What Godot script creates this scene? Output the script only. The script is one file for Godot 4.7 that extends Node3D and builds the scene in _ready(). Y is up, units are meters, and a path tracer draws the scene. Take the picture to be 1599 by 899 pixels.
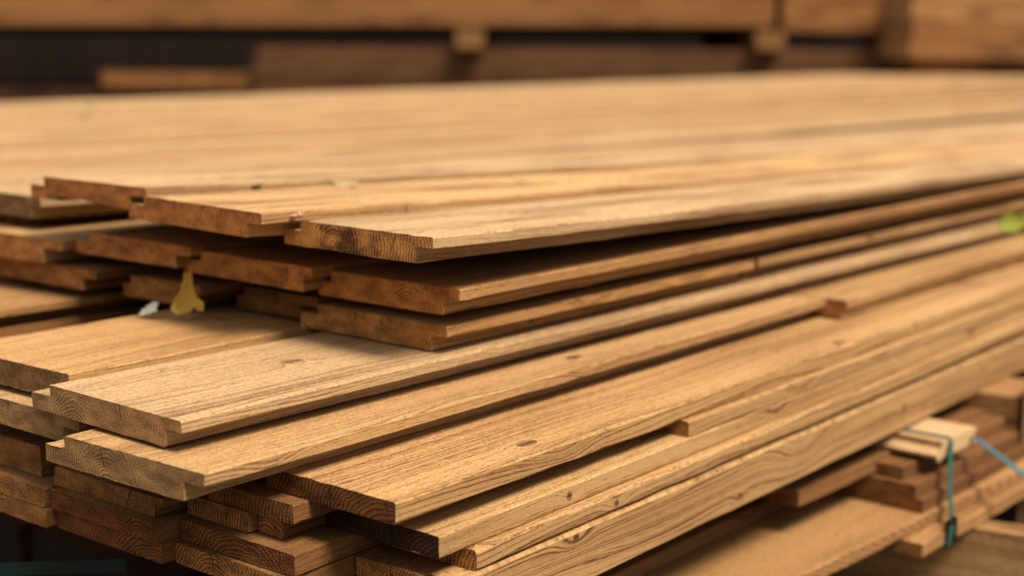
extends Node3D
# A close view of stacked shiplap lumber. X runs along the boards, Z across them towards the near side, Y is up.

const TEX_W := 1536          # pixels along a grain picture
const TEX_LEN := 1.2         # metres along a grain picture
const TOP_ROWS := 352        # rows of the board's face; the rows below hold its edge
const SIDE_ROWS := 64
const FACE_W := 0.176        # metres across the face rows
const EDGE_H := 0.020        # metres down the edge rows
const FAR := 1.56            # how much further off and larger the packs behind are than first laid out

var rng := RandomNumberGenerator.new()
var taken := {}
var grain: Array[ImageTexture] = []
var beam_grain: ImageTexture
var end_tex: ImageTexture
var mats := {}


func _ready() -> void:
	rng.seed = 4217
	# ---- camera, sky, sun, exposure
	var cam := Camera3D.new()
	cam.name = "camera"
	add_child(cam)
	var yaw := deg_to_rad(38.53)
	var pitch := deg_to_rad(9.25)
	var fh := Vector3(cos(yaw), 0, -sin(yaw))
	var fwd := fh * cos(pitch) - Vector3.UP * sin(pitch)
	cam.look_at_from_position(Vector3(0, 0.75, 0), Vector3(0, 0.75, 0) + fwd, Vector3.UP)
	cam.rotate_object_local(Vector3(0, 0, 1), deg_to_rad(0.355))
	var lens := CameraAttributesPhysical.new()
	lens.frustum_focal_length = 57.62
	lens.frustum_focus_distance = 0.885
	lens.exposure_aperture = 4.6
	lens.frustum_near = 0.05
	lens.frustum_far = 200.0
	cam.attributes = lens
	cam.fov = 23.53
	cam.near = 0.05
	cam.far = 200.0
	var env := Environment.new()
	env.background_mode = Environment.BG_SKY
	var sm := ProceduralSkyMaterial.new()
	sm.sky_top_color = Color(0.80, 0.80, 0.79)
	sm.sky_horizon_color = Color(0.46, 0.45, 0.43)
	sm.sky_curve = 0.35
	sm.ground_bottom_color = Color(0.16, 0.13, 0.10)
	sm.ground_horizon_color = Color(0.30, 0.27, 0.23)
	sm.sun_angle_max = 1.0
	var sky := Sky.new()
	sky.sky_material = sm
	env.sky = sky
	env.tonemap_mode = Environment.TONE_MAPPER_LINEAR
	env.tonemap_exposure = 1.58
	env.sdfgi_enabled = true
	env.ssao_enabled = true
	env.ssil_enabled = true
	var we := WorldEnvironment.new()
	we.name = "world_environment"
	we.environment = env
	add_child(we)
	var sun := DirectionalLight3D.new()
	sun.name = "sun"
	sun.light_energy = 1.25
	sun.light_color = Color(1.0, 0.95, 0.88)
	sun.light_angular_distance = 20.0
	sun.shadow_enabled = true
	add_child(sun)
	sun.look_at_from_position(Vector3.ZERO, Vector3(0.10, -1.0, -0.62), Vector3.UP)

	make_textures()
	make_setting()
	make_lower_stack()
	make_middle_boards()
	make_upper_boards()
	make_bundle()
	make_background(fh)
	make_debris()


# ------------------------------------------------------------------ naming
func numbered(called: String) -> String:
	if not taken.has(called):
		taken[called] = 0
		return called
	taken[called] += 1
	return "%s_%03d" % [called, taken[called]]


func tag(o: Node, label: String, category := "", group := "", kind := "") -> void:
	if label:
		o.set_meta("label", label)
	if category:
		o.set_meta("category", category)
	if group:
		o.set_meta("group", group)
	if kind:
		o.set_meta("kind", kind)


func put(called: String, mesh: Mesh, mat: Material, parent: Node = self) -> MeshInstance3D:
	var o := MeshInstance3D.new()
	o.name = numbered(called) if parent == self else called
	o.mesh = mesh
	o.material_override = mat
	parent.add_child(o, true)
	return o


# ------------------------------------------------------------------ textures
func noise_bytes(w: int, h: int, fw: int, fhh: int, seed_: int, freq: float, octaves := 2) -> PackedByteArray:
	# smooth noise drawn at fw x fhh and stretched to w x h
	var n := FastNoiseLite.new()
	n.seed = seed_
	n.noise_type = FastNoiseLite.TYPE_SIMPLEX_SMOOTH
	n.frequency = freq
	n.fractal_octaves = octaves
	var im := n.get_image(fw, fhh, false, false, true)
	im.resize(w, h, Image.INTERPOLATE_CUBIC)
	im.convert(Image.FORMAT_L8)
	return im.get_data()


# One board's grain: growth rings round a pith that runs below the face, cut by the face (upper rows) and by the edge (lower rows).
# k: seed, sp ring spacing, ph pith depth, zc pith offset, tilt, con contrast of the face, econ of the edge, warp, kt knots on the face [x, z from the near edge, radius, dark], ke on the edge
func grain_picture(k: Dictionary, top_rows: int, side_rows: int, edge_h: float) -> ImageTexture:
	var h := top_rows + side_rows
	var sd: int = k.seed
	var warp := noise_bytes(TEX_W, h, 56, h / 4 + 1, sd, 0.05, 2)
	var wide := noise_bytes(TEX_W, h, 48, h / 8 + 1, sd + 1, 0.06, 2)
	var fibre := noise_bytes(TEX_W, h, 160, h, sd + 2, 0.45, 2)
	var fuzz := noise_bytes(TEX_W, h, TEX_W / 2, h, sd + 3, 0.42, 2)
	var streak := noise_bytes(TEX_W, h, TEX_W / 9, h, sd + 6, 0.48, 1)
	var ringvar := noise_bytes(4096, 1, 4096, 1, sd + 4, 0.02, 2)
	var out := PackedByteArray()
	out.resize(TEX_W * h * 3)
	var dx := TEX_LEN / TEX_W
	var tilt: float = k.tilt
	var slant: float = k.get("slant", 0.0)
	var stain: float = k.get("stain", 0.0016)
	var at := 0
	var px := 0
	for j in h:
		var is_top := j < top_rows
		var sp: float = k.sp if is_top else k.get("esp", 0.0042)
		var ph: float = k.ph if is_top else k.get("eph", 0.09)
		var zc: float = k.zc if is_top else k.get("ezc", 0.06)
		var wamp: float = k.warp if is_top else k.get("ewarp", 0.000011)
		var z := (float(j) / maxi(top_rows, 1) - 0.5) * FACE_W if is_top else FACE_W * 0.5
		var y := 0.0 if is_top else -(j - top_rows) / float(side_rows) * edge_h
		var knots: Array = k.kt if is_top else k.ke
		var con: float = k.con if is_top else k.econ
		var fz: float = 1.0 if is_top else 0.55
		var tk := 1.0 if is_top else 0.25
		var wk := 0.00007 if is_top else 0.000018
		var bulge := 2.4 if is_top else 1.1
		# knots whose reach meets this row
		var near := []
		for q in knots:
			var v: float = (z - (FACE_W * 0.5 - q[1])) if is_top else (y + q[1])
			if absf(v) < q[2] * 5.0:
				near.append([q[0], v, q[2], q[3]])
		var dz := z - zc
		for i in TEX_W:
			var x := i * dx
			var wd := wide[px] - 128
			var hh := ph + tilt * tk * (x - 0.6) + y + wd * wk
			var dzz := dz + wd * 0.00004
			var r := sqrt(dzz * dzz + hh * hh) + (warp[px] - 128) * wamp
			var dark := 0.0
			for q in near:
				var qx: float = x - q[0]
				if absf(qx) < q[2] * 9.0:
					var qv: float = q[1]
					var d2: float = (qx * qx * 0.25 + qv * qv) / (q[2] * q[2])
					if d2 < 20.0:
						r += q[2] * bulge * exp(-d2 * 0.30)
						var dd: float = (qx * qx * (0.45 if is_top else 1.0) + qv * qv) / (q[2] * q[2]) * (1.0 + (warp[px] - 128) * 0.006)
						var lim := 1.5 if is_top else 0.55
						if dd < lim:
							dark = maxf(dark, q[3] * clampf((lim - dd) * 2.6 / lim, 0.0, 1.0) * (0.42 + 0.16 * sin(sqrt(dd) * 15.0 + q[0] * 40.0) + 0.50 * exp(-qv * qv / (q[2] * q[2] * 0.16))))
			var p := r / sp + (ringvar[int(absf(r) * 9000.0) & 4095] - 128) * 0.007
			var f := p - floorf(p)
			var lw := 0.0
			if f < 0.88:
				lw = f / 0.88
				lw = lw * lw
				lw = lw * lw * (0.35 + 0.65 * lw)
			else:
				lw = (1.0 - f) / 0.12
			var fb := (fibre[px] - 128) / 128.0
			var fu := (fuzz[px] - 128) / 128.0
			var sk := (streak[px] - 128) / 128.0
			var t := clampf(lw * con * (0.85 + 0.6 * fb) + fb * 0.13 + wd * stain, 0.0, 1.1)
			if slant > 0.0 and not is_top:
				var g := (x + y * 1.7) / slant + wd * 0.010 + (warp[px] - 128) * 0.004 + fb * 0.10
				g = absf(g - floorf(g) - 0.5)
				t = maxf(t, clampf((0.11 + fb * 0.05 - g) * 10.0, 0.0, 0.80))
			var cr := 218.0 - 112.0 * t
			var cg := 180.0 - 116.0 * t
			var cb := 131.0 - 99.0 * t
			var s := fu * 27.0 * fz
			if fu < -0.34:
				s -= (-0.34 - fu) * 120.0 * fz
			if sk < -0.42:
				s -= (-0.42 - sk) * 75.0 * fz
			elif sk > 0.5:
				s += (sk - 0.5) * 60.0 * fz
			cr += s
			cg += s * 0.98
			cb += s * 0.85
			if dark > 0.0:
				cr = lerpf(cr, 84.0, dark)
				cg = lerpf(cg, 50.0, dark)
				cb = lerpf(cb, 28.0, dark)
			out[at] = clampi(int(cr), 0, 255)
			out[at + 1] = clampi(int(cg), 0, 255)
			out[at + 2] = clampi(int(cb), 0, 255)
			at += 3
			px += 1
	var im := Image.create_from_data(TEX_W, h, false, Image.FORMAT_RGB8, out)
	# dry checks, pith flecks and the pits of fasteners: fine dark marks that belong to the wood
	var g := RandomNumberGenerator.new()
	g.seed = sd * 7 + 5
	for n in int(k.get("marks", 50)) * 9:
		var mx := g.randi_range(0, TEX_W - 30)
		var my := g.randi_range(0, h - 3)
		var length := g.randi_range(1, 4) if g.randf() < 0.88 else g.randi_range(5, 16)
		var c := Color(0.50, 0.33, 0.18).lerp(Color(0.24, 0.13, 0.06), g.randf())
		if g.randf() < 0.35:   # raised pale fibres
			c = Color(0.97, 0.85, 0.64)
		var drift := g.randf_range(-0.3, 0.3)
		for a in length:
			var yy := my + int(a * drift)
			if yy >= 0 and yy < h:
				im.set_pixel(mx + a, yy, im.get_pixel(mx + a, yy).lerp(c, 0.65))
	return ImageTexture.create_from_image(im)


# 32 end-grain cells, two columns of sixteen, each 0.18 m x 0.02 m
func end_picture() -> ImageTexture:
	var w := 1024
	var h := 1024
	var coarse := noise_bytes(w, h, 128, 256, 91, 0.09, 3)
	var saw := noise_bytes(w, h, w, 96, 92, 0.30, 2)
	var speck := noise_bytes(w, h, w, h, 93, 0.30, 2)
	var out := PackedByteArray()
	out.resize(w * h * 3)
	var g := RandomNumberGenerator.new()
	g.seed = 77
	for cell in 32:
		var c0 := (cell % 2) * 512
		var r0 := (cell / 2) * 64
		var zc := g.randf_range(0.0, 0.18)
		var yc := -g.randf_range(0.012, 0.055)
		if cell % 5 == 2:
			yc = -0.009
		if cell == 0:   # the front board of the top layer shows its pith
			zc = 0.058
			yc = -0.015
		if cell == 4 or cell == 5:   # clean cut ends with tilted rings
			zc = 0.050 if cell == 4 else 0.066
			yc = -0.028
		var sp := g.randf_range(0.0020, 0.0032)
		var rough := 0.25 if cell in [4, 5, 6] else 0.6 if cell == 11 else g.randf_range(0.55, 1.0)
		var ring_con := 0.55 if cell in [4, 5, 6] else g.randf_range(0.75, 1.05)
		var cracks := []
		for n in g.randi_range(0, 2):
			cracks.append([g.randf_range(0.02, 0.16), g.randf_range(-0.3, 0.5), g.randf_range(0.004, 0.014)])
		if cell == 5:
			cracks = [[0.062, -0.25, 0.013]]
		for j in 64:
			var y := -(j / 64.0) * 0.020
			for i in 512:
				var px := (r0 + j) * w + c0 + i
				var z := i / 512.0 * 0.18
				var cn := (coarse[px] - 128) / 128.0
				var dz := z - zc
				var dy := (y - yc)
				var r := sqrt(dz * dz + dy * dy) + cn * 0.0018
				var p := r / sp
				var f := p - floorf(p)
				var lw := f * f * f if f < 0.85 else (1.0 - f) * 5.0
				var sk := (speck[px] - 128) / 128.0
				var sw := (saw[px] - 128) / 128.0
				var t := 0.36 + lw * ring_con - 0.10 + sk * (0.22 + 0.50 * rough) + sw * 0.24 * rough + cn * 0.22
				if cell == 0:
					# black rot stain round the pith
					var st := clampf(1.0 - absf(z - 0.075) / 0.030 - (0.018 + y) * 10.0 + cn * 0.7, 0.0, 1.0)
					t += st * 0.5 * (0.4 + 0.6 * clampf(sk + 0.6, 0.0, 1.0))
				t = clampf(t, 0.0, 1.25)
				var cr := 246.0 - 190.0 * t
				var cg := 200.0 - 172.0 * t
				var cb := 140.0 - 124.0 * t
				for q in cracks:
					var cx: float = q[0] + (y + 0.01) * q[1]
					if absf(z - cx) < 0.00045 and -y < q[2]:
						cr *= 0.45
						cg *= 0.42
						cb *= 0.4
				out[px * 3] = clampi(int(cr), 0, 255)
				out[px * 3 + 1] = clampi(int(cg), 0, 255)
				out[px * 3 + 2] = clampi(int(cb), 0, 255)
	return ImageTexture.create_from_image(Image.create_from_data(w, h, false, Image.FORMAT_RGB8, out))


func make_textures() -> void:
	var specs := [
		# 0: front board of the middle step
		{"seed": 11, "stain": 0.0024, "sp": 0.0046, "ph": 0.060, "zc": -0.15, "tilt": 0.012, "con": 0.80, "esp": 0.0052, "econ": 0.75, "warp": 0.000020, "kt": [[0.154, 0.079, 0.0050, 0.75], [0.084, 0.056, 0.003, 0.35], [0.078, 0.129, 0.003, 0.25], [0.62, 0.05, 0.005, 0.8]], "ke": [[0.9, 0.006, 0.004, 0.7]], "marks": 90},
		# 1: board below it
		{"seed": 23, "sp": 0.0040, "ph": 0.055, "zc": -0.12, "tilt": -0.010, "con": 0.70, "esp": 0.0046, "econ": 0.80, "warp": 0.000022, "kt": [[0.392, 0.030, 0.0062, 0.95], [0.95, 0.06, 0.006, 0.8]], "ke": [[0.372, 0.004, 0.006, 0.0], [0.05, 0.004, 0.006, 0.0], [0.70, 0.012, 0.004, 0.6]], "marks": 80},
		# 2: straight-grained board with dark knot hole
		{"seed": 37, "sp": 0.0048, "ph": 0.030, "zc": -0.16, "tilt": 0.004, "con": 0.85, "esp": 0.0040, "econ": 1.0, "ezc": 0.02, "warp": 0.000012, "kt": [[0.148, 0.021, 0.0045, 1.0], [0.60, 0.012, 0.005, 0.9]], "ke": [[0.16, -0.004, 0.009, 0.0], [0.75, 0.008, 0.004, 0.8]], "marks": 150},
		# 3: board with small edge knots
		{"seed": 41, "stain": 0.0026, "sp": 0.0040, "ph": 0.028, "zc": 0.0, "tilt": 0.010, "con": 0.60, "esp": 0.0050, "econ": 0.80, "ewarp": 0.000014, "warp": 0.000030, "kt": [[0.5, 0.08, 0.006, 0.8]], "ke": [[0.130, 0.007, 0.0035, 0.9], [0.42, 0.006, 0.005, 0.5], [0.86, 0.009, 0.004, 0.8]], "marks": 80},
		# 4: top layer
		{"seed": 53, "stain": 0.0032, "sp": 0.0045, "ph": 0.075, "zc": 0.04, "tilt": 0.014, "con": 0.52, "esp": 0.0065, "econ": 0.5, "warp": 0.000026, "kt": [[0.123, 0.101, 0.0028, 0.5], [0.256, 0.108, 0.0034, 0.6], [0.294, 0.04, 0.003, 0.4], [0.86, 0.09, 0.007, 0.7]], "ke": [[0.6, 0.005, 0.004, 0.4]], "marks": 220},
		# 5: wild edge figure
		{"seed": 67, "sp": 0.0030, "ph": 0.022, "zc": 0.055, "tilt": -0.012, "con": 0.60, "esp": 0.0040, "econ": 0.95, "ezc": 0.07, "eph": 0.05, "ewarp": 0.000022, "warp": 0.000045, "kt": [[0.33, 0.06, 0.006, 0.8]], "ke": [[0.18, 0.004, 0.008, 0.0], [0.12, 0.014, 0.004, 0.7], [0.34, 0.002, 0.007, 0.2], [0.75, 0.008, 0.006, 0.6]], "marks": 80},
		# 6: plain board
		{"seed": 79, "sp": 0.0042, "ph": 0.050, "zc": -0.085, "tilt": 0.016, "con": 0.75, "esp": 0.0050, "econ": 0.75, "warp": 0.000024, "kt": [[0.50, 0.11, 0.006, 0.8]], "ke": [[0.44, 0.010, 0.004, 0.7]], "marks": 110},
		# 7: the wide board below, slanted marks along its edge
		{"seed": 103, "sp": 0.0060, "ph": 0.090, "zc": 0.0, "tilt": 0.010, "con": 0.18, "econ": 0.25, "warp": 0.000030, "kt": [], "ke": [], "marks": 160, "slant": 0.017},
	]
	for k in specs:
		grain.append(grain_picture(k, TOP_ROWS, SIDE_ROWS, EDGE_H))
	# the deep edge under the stack: close dark lines, eyes and a swirl
	beam_grain = grain_picture({"seed": 97, "sp": 0.0036, "ph": 0.030, "zc": 0.012, "tilt": 0.020, "con": 0.5, "econ": 1.05, "esp": 0.0034, "eph": 0.085, "ezc": 0.05, "ewarp": 0.000012, "warp": 0.000040, "kt": [], "marks": 60,
		"ke": [[0.34, 0.028, 0.0030, 1.0], [0.12, 0.004, 0.0045, 0.9], [0.44, 0.012, 0.012, 0.06], [0.66, 0.018, 0.0034, 0.9], [0.71, 0.026, 0.0026, 0.9], [0.87, 0.012, 0.005, 0.7], [1.05, 0.022, 0.004, 0.8]]}, 64, 192, 0.042)
	end_tex = end_picture()


func wood_mat(tex: Texture2D, tint: Color, rough := 0.82, relief := 0.035) -> StandardMaterial3D:
	var key := "%d %s %.2f" % [tex.get_instance_id(), tint.to_html(), relief]
	if mats.has(key):
		return mats[key]
	var m := StandardMaterial3D.new()
	m.albedo_texture = tex
	m.albedo_color = tint
	m.roughness = rough
	m.metallic_specular = 0.35
	m.heightmap_enabled = true
	m.heightmap_texture = tex
	m.heightmap_scale = relief
	mats[key] = m
	return m


func plain(c: Color, rough := 0.8, spec := 0.4) -> StandardMaterial3D:
	var m := StandardMaterial3D.new()
	m.albedo_color = c
	m.roughness = rough
	m.metallic_specular = spec
	return m


# ------------------------------------------------------------------ boards
# Profile corners (z from the near edge, y from the top), clockwise seen from the end: shiplap, its flipped form, or a square edge.
func profile(b: Dictionary) -> PackedVector2Array:
	var w: float = b.w
	var t: float = b.t
	var p := PackedVector2Array()
	if b.get("kind", "ship") == "ship":
		var tl: float = b.get("tl", 0.022)
		var ll: float = b.get("ll", 0.018)
		var lt := t * 0.41
		var tt := t * 0.42
		p = PackedVector2Array([Vector2(-(w - tl), 0), Vector2(0, 0), Vector2(0, -lt), Vector2(-ll, -lt), Vector2(-ll, -t), Vector2(-w, -t), Vector2(-w, -tt), Vector2(-(w - tl), -tt)])
	else:
		p = PackedVector2Array([Vector2(-w, 0), Vector2(0, 0), Vector2(0, -t), Vector2(-w, -t)])
	# ease the outer corners
	var q := PackedVector2Array()
	var n := p.size()
	var ease_by: float = b.get("ease", 0.0007)
	for i in n:
		var a := p[(i + n - 1) % n]
		var c := p[i]
		var d := p[(i + 1) % n]
		var e1 := (a - c).normalized()
		var e2 := (d - c).normalized()
		if e1.cross(e2) > 0.0:
			q.append(c + e1 * ease_by)
			q.append(c + e2 * ease_by)
		else:
			q.append(c)
	return q


# b: x y z of the near top corner, yaw, roll, pitch, skew of the cut, w, t, len, kind, tex, end (cell), tint, end_tint, u (where along the grain picture it starts), settle, wane
func board(called: String, label: String, group: String, b: Dictionary, parts := true) -> Node3D:
	var ya := deg_to_rad(b.get("yaw", 0.0))
	var ro := deg_to_rad(b.get("roll", 0.0))
	var pi_ := deg_to_rad(b.get("pitch", 0.0))
	var t: float = b.t
	var w: float = b.w
	var bs := Basis(Vector3.UP, -ya) * Basis(Vector3(0, 0, 1), pi_) * Basis(Vector3(1, 0, 0), ro)
	var o := Node3D.new()
	o.name = numbered(called)
	add_child(o)
	o.transform = Transform3D(bs, Vector3(b.x, b.y, b.z) - bs.y * t)
	tag(o, label, b.get("cat", "board"), group)

	var tex_i: int = b.get("tex", 6)
	var tint: Color = b.get("tint", Color(1, 1, 1))
	var deep: bool = b.get("deep", false)
	var mat := wood_mat(beam_grain if deep else grain[tex_i], tint, 0.82, b.get("relief", 0.035))
	var emat := wood_mat(end_tex, b.get("end_tint", Color(1, 1, 1)), 0.9, 0.08)
	# outline with short steps, so that the cut can be ragged
	var base := profile(b)
	var pts := PackedVector2Array()
	var first := PackedInt32Array()
	var n := base.size()
	var step: float = 0.006 if parts and b.get("fine", true) else 1.0
	for i in n:
		var a := base[i]
		var c := base[(i + 1) % n]
		var m := maxi(1, int((c - a).length() / step))
		for s in m:
			first.append(i)
			pts.append(a.lerp(c, s / float(m)))
	var wane: Array = b.get("wane", [])   # [z from, z to, depth]: bark edge missing below
	var np := pts.size()
	var jit := PackedVector3Array()
	var rag: float = b.get("rag", 0.00035)
	for i in np:
		jit.append(Vector3(rng.randf_range(-rag, rag), rng.randf_range(-rag, rag) * 0.6, 0) if parts else Vector3.ZERO)
	# stations along the board
	var length: float = b.len
	var xs := [0.0]
	if parts:
		xs.append_array([0.006, 0.03, 0.08])
	var fine: bool = parts and b.get("fine", true)
	var x := 0.12
	while x < length - 0.05:
		xs.append(x)
		x += 0.03 if fine and x < 1.02 else 0.15 if x < 2.0 else 0.45
	xs.append(length)
	var sk := tan(deg_to_rad(b.get("skew", 0.0)))
	var settle: Array = b.get("settle", [0.0, 1.0])   # how far the board sinks towards its neighbours, and over which length
	var u0: float = b.get("u", 0.0)
	var wear := FastNoiseLite.new()
	wear.seed = int(absf(b.z) * 5000.0)
	wear.frequency = 0.4
	var edge_pt := PackedByteArray()
	for i in np:
		edge_pt.append(1 if first[i] != first[(i + np - 1) % np] else 0)
	var spot := func(i: int, k: int) -> Vector3:
		var p := pts[i]
		var xx: float = xs[k]
		var v := Vector3(xx - p.x * sk, p.y + t, p.x)
		v.y -= settle[0] * (1.0 - exp(-xx / settle[1]))
		if wane and p.y < -t * 0.5 and p.x > wane[0] and p.x < wane[1]:
			var f: float = (p.x - wane[0]) / (wane[1] - wane[0])
			v.y += wane[2] * minf(1.0, sin(f * PI) * 1.5) * clampf(1.0 - xx / 0.5, 0, 1)
		if k == 0:
			v += jit[i]
		elif fine and edge_pt[i] and xx < 1.2:
			v.y += wear.get_noise_2d(xx * 60.0, i * 7.0) * 0.0011
			v.z += wear.get_noise_2d(xx * 60.0, i * 7.0 + 300.0) * 0.0013
		return v
	var st := SurfaceTool.new()
	st.begin(Mesh.PRIMITIVE_TRIANGLES)
	var top_v := 64.0 / 256.0 if deep else TOP_ROWS / float(TOP_ROWS + SIDE_ROWS)
	var tall := 0.042 if deep else EDGE_H
	var face_w := FACE_W
	for i in np:
		var i2 := (i + 1) % np
		var e := pts[i2] - pts[i]
		var nr := Vector2(-e.y, e.x)     # outward: the outline runs clockwise with z to the right
		nr = nr.normalized()
		var nrm := Vector3(0, nr.y, nr.x)
		var side := absf(nr.x) > 0.8
		var uv := func(p: Vector2, k: int) -> Vector2:
			var v := 0.0
			if side:
				v = top_v + 0.004 + clampf(-p.y / tall, 0.0, 1.0) * (1.0 - top_v - 0.008)
			else:
				v = clampf(1.0 + p.x / face_w, 0.0, 1.0) * (top_v - 0.006) + 0.002
			var uu := pingpong(xs[k] / TEX_LEN + u0, 1.0)
			return Vector2(uu, v)
		for k in xs.size() - 1:
			# a station every 0.15 m: the picture turns back at whole lengths
			var quad := [spot.call(i, k), spot.call(i2, k), spot.call(i2, k + 1), spot.call(i, k + 1)]
			var uvs := [uv.call(pts[i], k), uv.call(pts[i2], k), uv.call(pts[i2], k + 1), uv.call(pts[i], k + 1)]
			for q in [0, 2, 1, 0, 3, 2]:
				st.set_normal(nrm)
				st.set_uv(uvs[q])
				st.add_vertex(quad[q])
	# far end closes the body
	var tri := Geometry2D.triangulate_polygon(pts)
	var last := xs.size() - 1
	for q in range(0, tri.size(), 3):
		var a := tri[q]
		var c := tri[q + 1]
		var d := tri[q + 2]
		if (pts[c] - pts[a]).cross(pts[d] - pts[a]) < 0.0:
			var sw := c
			c = d
			d = sw
		for v in [a, c, d]:
			st.set_normal(Vector3(1, 0, 0))
			st.set_uv(Vector2(0.5, 0.5))
			st.add_vertex(spot.call(v, last))
	put("body", st.commit(), mat, o)
	# the sawn end towards the camera
	var cell: int = b.get("end", 8)
	var org := Vector2((cell % 2) * 0.5, (cell / 2) / 16.0)
	st = SurfaceTool.new()
	st.begin(Mesh.PRIMITIVE_TRIANGLES)
	var flip: bool = b.get("end_flip", false)
	for q in range(0, tri.size(), 3):
		var a := tri[q]
		var c := tri[q + 1]
		var d := tri[q + 2]
		if (pts[c] - pts[a]).cross(pts[d] - pts[a]) > 0.0:
			var sw := c
			c = d
			d = sw
		for v in [a, c, d]:
			var zz := clampf((pts[v].x + w) / 0.182, 0.004, 0.996)
			if flip:
				zz = 1.0 - zz
			st.set_normal(Vector3(-1, 0, 0))
			st.set_uv(org + Vector2(zz * 0.5, clampf(-pts[v].y / 0.0204, 0.01, 0.985) / 16.0))
			st.add_vertex(spot.call(v, 0))
	put("end_grain", st.commit(), emat, o)
	if b.get("fuzz", 0) > 0:
		fuzz_on(o, b, w, t)
	return o


# torn wood hairs and splinters left by the saw on a board's face
func fuzz_on(o: Node3D, b: Dictionary, w: float, t: float) -> void:
	var st := SurfaceTool.new()
	st.begin(Mesh.PRIMITIVE_TRIANGLES)
	var g := RandomNumberGenerator.new()
	g.seed = hash(o.name)
	for n in int(b.fuzz):
		var x := pow(g.randf(), 1.4) * 0.75 + 0.003
		var on_edge := g.randf() < 0.22
		var z := -0.0004 if on_edge else -g.randf() * (w - 0.026)
		var a := g.randf_range(-0.9, 0.9) + (PI if g.randf() < 0.4 else 0.0)
		var length := g.randf_range(0.0012, 0.0042) * (1.7 if g.randf() < 0.06 else 1.0)
		var r := g.randf_range(0.00008, 0.00017)
		var up := g.randf_range(0.1, 0.9)
		var base := Vector3(x, t, z)
		var dir := Vector3(cos(a), up, sin(a)).normalized()
		if on_edge:
			dir = Vector3(cos(a), g.randf_range(0.0, 0.7), absf(sin(a)) + 0.2).normalized()
		var bend := Vector3(g.randf_range(-0.6, 0.6), -up * 1.2, g.randf_range(-0.6, 0.6))
		var prev := base
		var segs := 3
		for s in segs:
			var f := (s + 1.0) / segs
			var nxt := base + (dir * f + bend * f * f * 0.5) * length
			nxt.y = maxf(nxt.y, t + 0.0001)
			tube(st, prev, nxt, r * (1.0 - s / 4.0), r * (1.0 - (s + 1) / 4.0))
			prev = nxt
	var hair := put("wood_fuzz", st.commit(), hair_mat(), o)
	hair.set_meta("kind", "stuff")


func hair_mat() -> StandardMaterial3D:
	if not mats.has("hair"):
		mats["hair"] = plain(Color(0.60, 0.44, 0.26), 0.8)
	return mats["hair"]


func tube(st: SurfaceTool, a: Vector3, c: Vector3, ra: float, rc: float) -> void:
	var d := c - a
	if d.length() < 1e-7:
		return
	d = d.normalized()
	var s := d.cross(Vector3(0.3, 0.9, 0.2)).normalized()
	var u := s.cross(d)
	for k in 3:
		var a0 := k * TAU / 3.0
		var a1 := (k + 1) * TAU / 3.0
		var p0 := s * cos(a0) + u * sin(a0)
		var p1 := s * cos(a1) + u * sin(a1)
		var vs := [a + p0 * ra, c + p0 * rc, c + p1 * rc, a + p1 * ra]
		for q in [0, 2, 1, 0, 3, 2]:
			st.set_normal(p0 if q == 0 or q == 1 else p1)
			st.add_vertex(vs[q])


# ------------------------------------------------------------------ the setting
func make_setting() -> void:
	var pm := PlaneMesh.new()
	pm.size = Vector2(160, 160)
	var n := FastNoiseLite.new()
	n.seed = 5
	n.frequency = 0.02
	var nt := NoiseTexture2D.new()
	nt.noise = n
	nt.seamless = true
	nt.width = 512
	nt.height = 512
	var ramp := Gradient.new()
	ramp.set_color(0, Color(0.20, 0.16, 0.12))
	ramp.set_color(1, Color(0.32, 0.27, 0.21))
	nt.color_ramp = ramp
	var m := StandardMaterial3D.new()
	m.albedo_texture = nt
	m.uv1_scale = Vector3(60, 60, 60)
	m.roughness = 0.95
	var g := put("ground", pm, m)
	tag(g, "packed brown dirt of the lumber yard under the stacks", "ground", "", "structure")


# colours of wood: how the boards differ from one another
const PALE := Color(0.791, 0.791, 0.791)
const TAN := Color(0.764, 0.745, 0.708)
const GOLD := Color(0.764, 0.727, 0.662)
const AMBER := Color(0.699, 0.635, 0.552)
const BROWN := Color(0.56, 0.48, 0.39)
const GREY_END := Color(0.80, 0.765, 0.71)
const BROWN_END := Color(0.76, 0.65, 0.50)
const DARK_END := Color(0.62, 0.52, 0.40)


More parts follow.
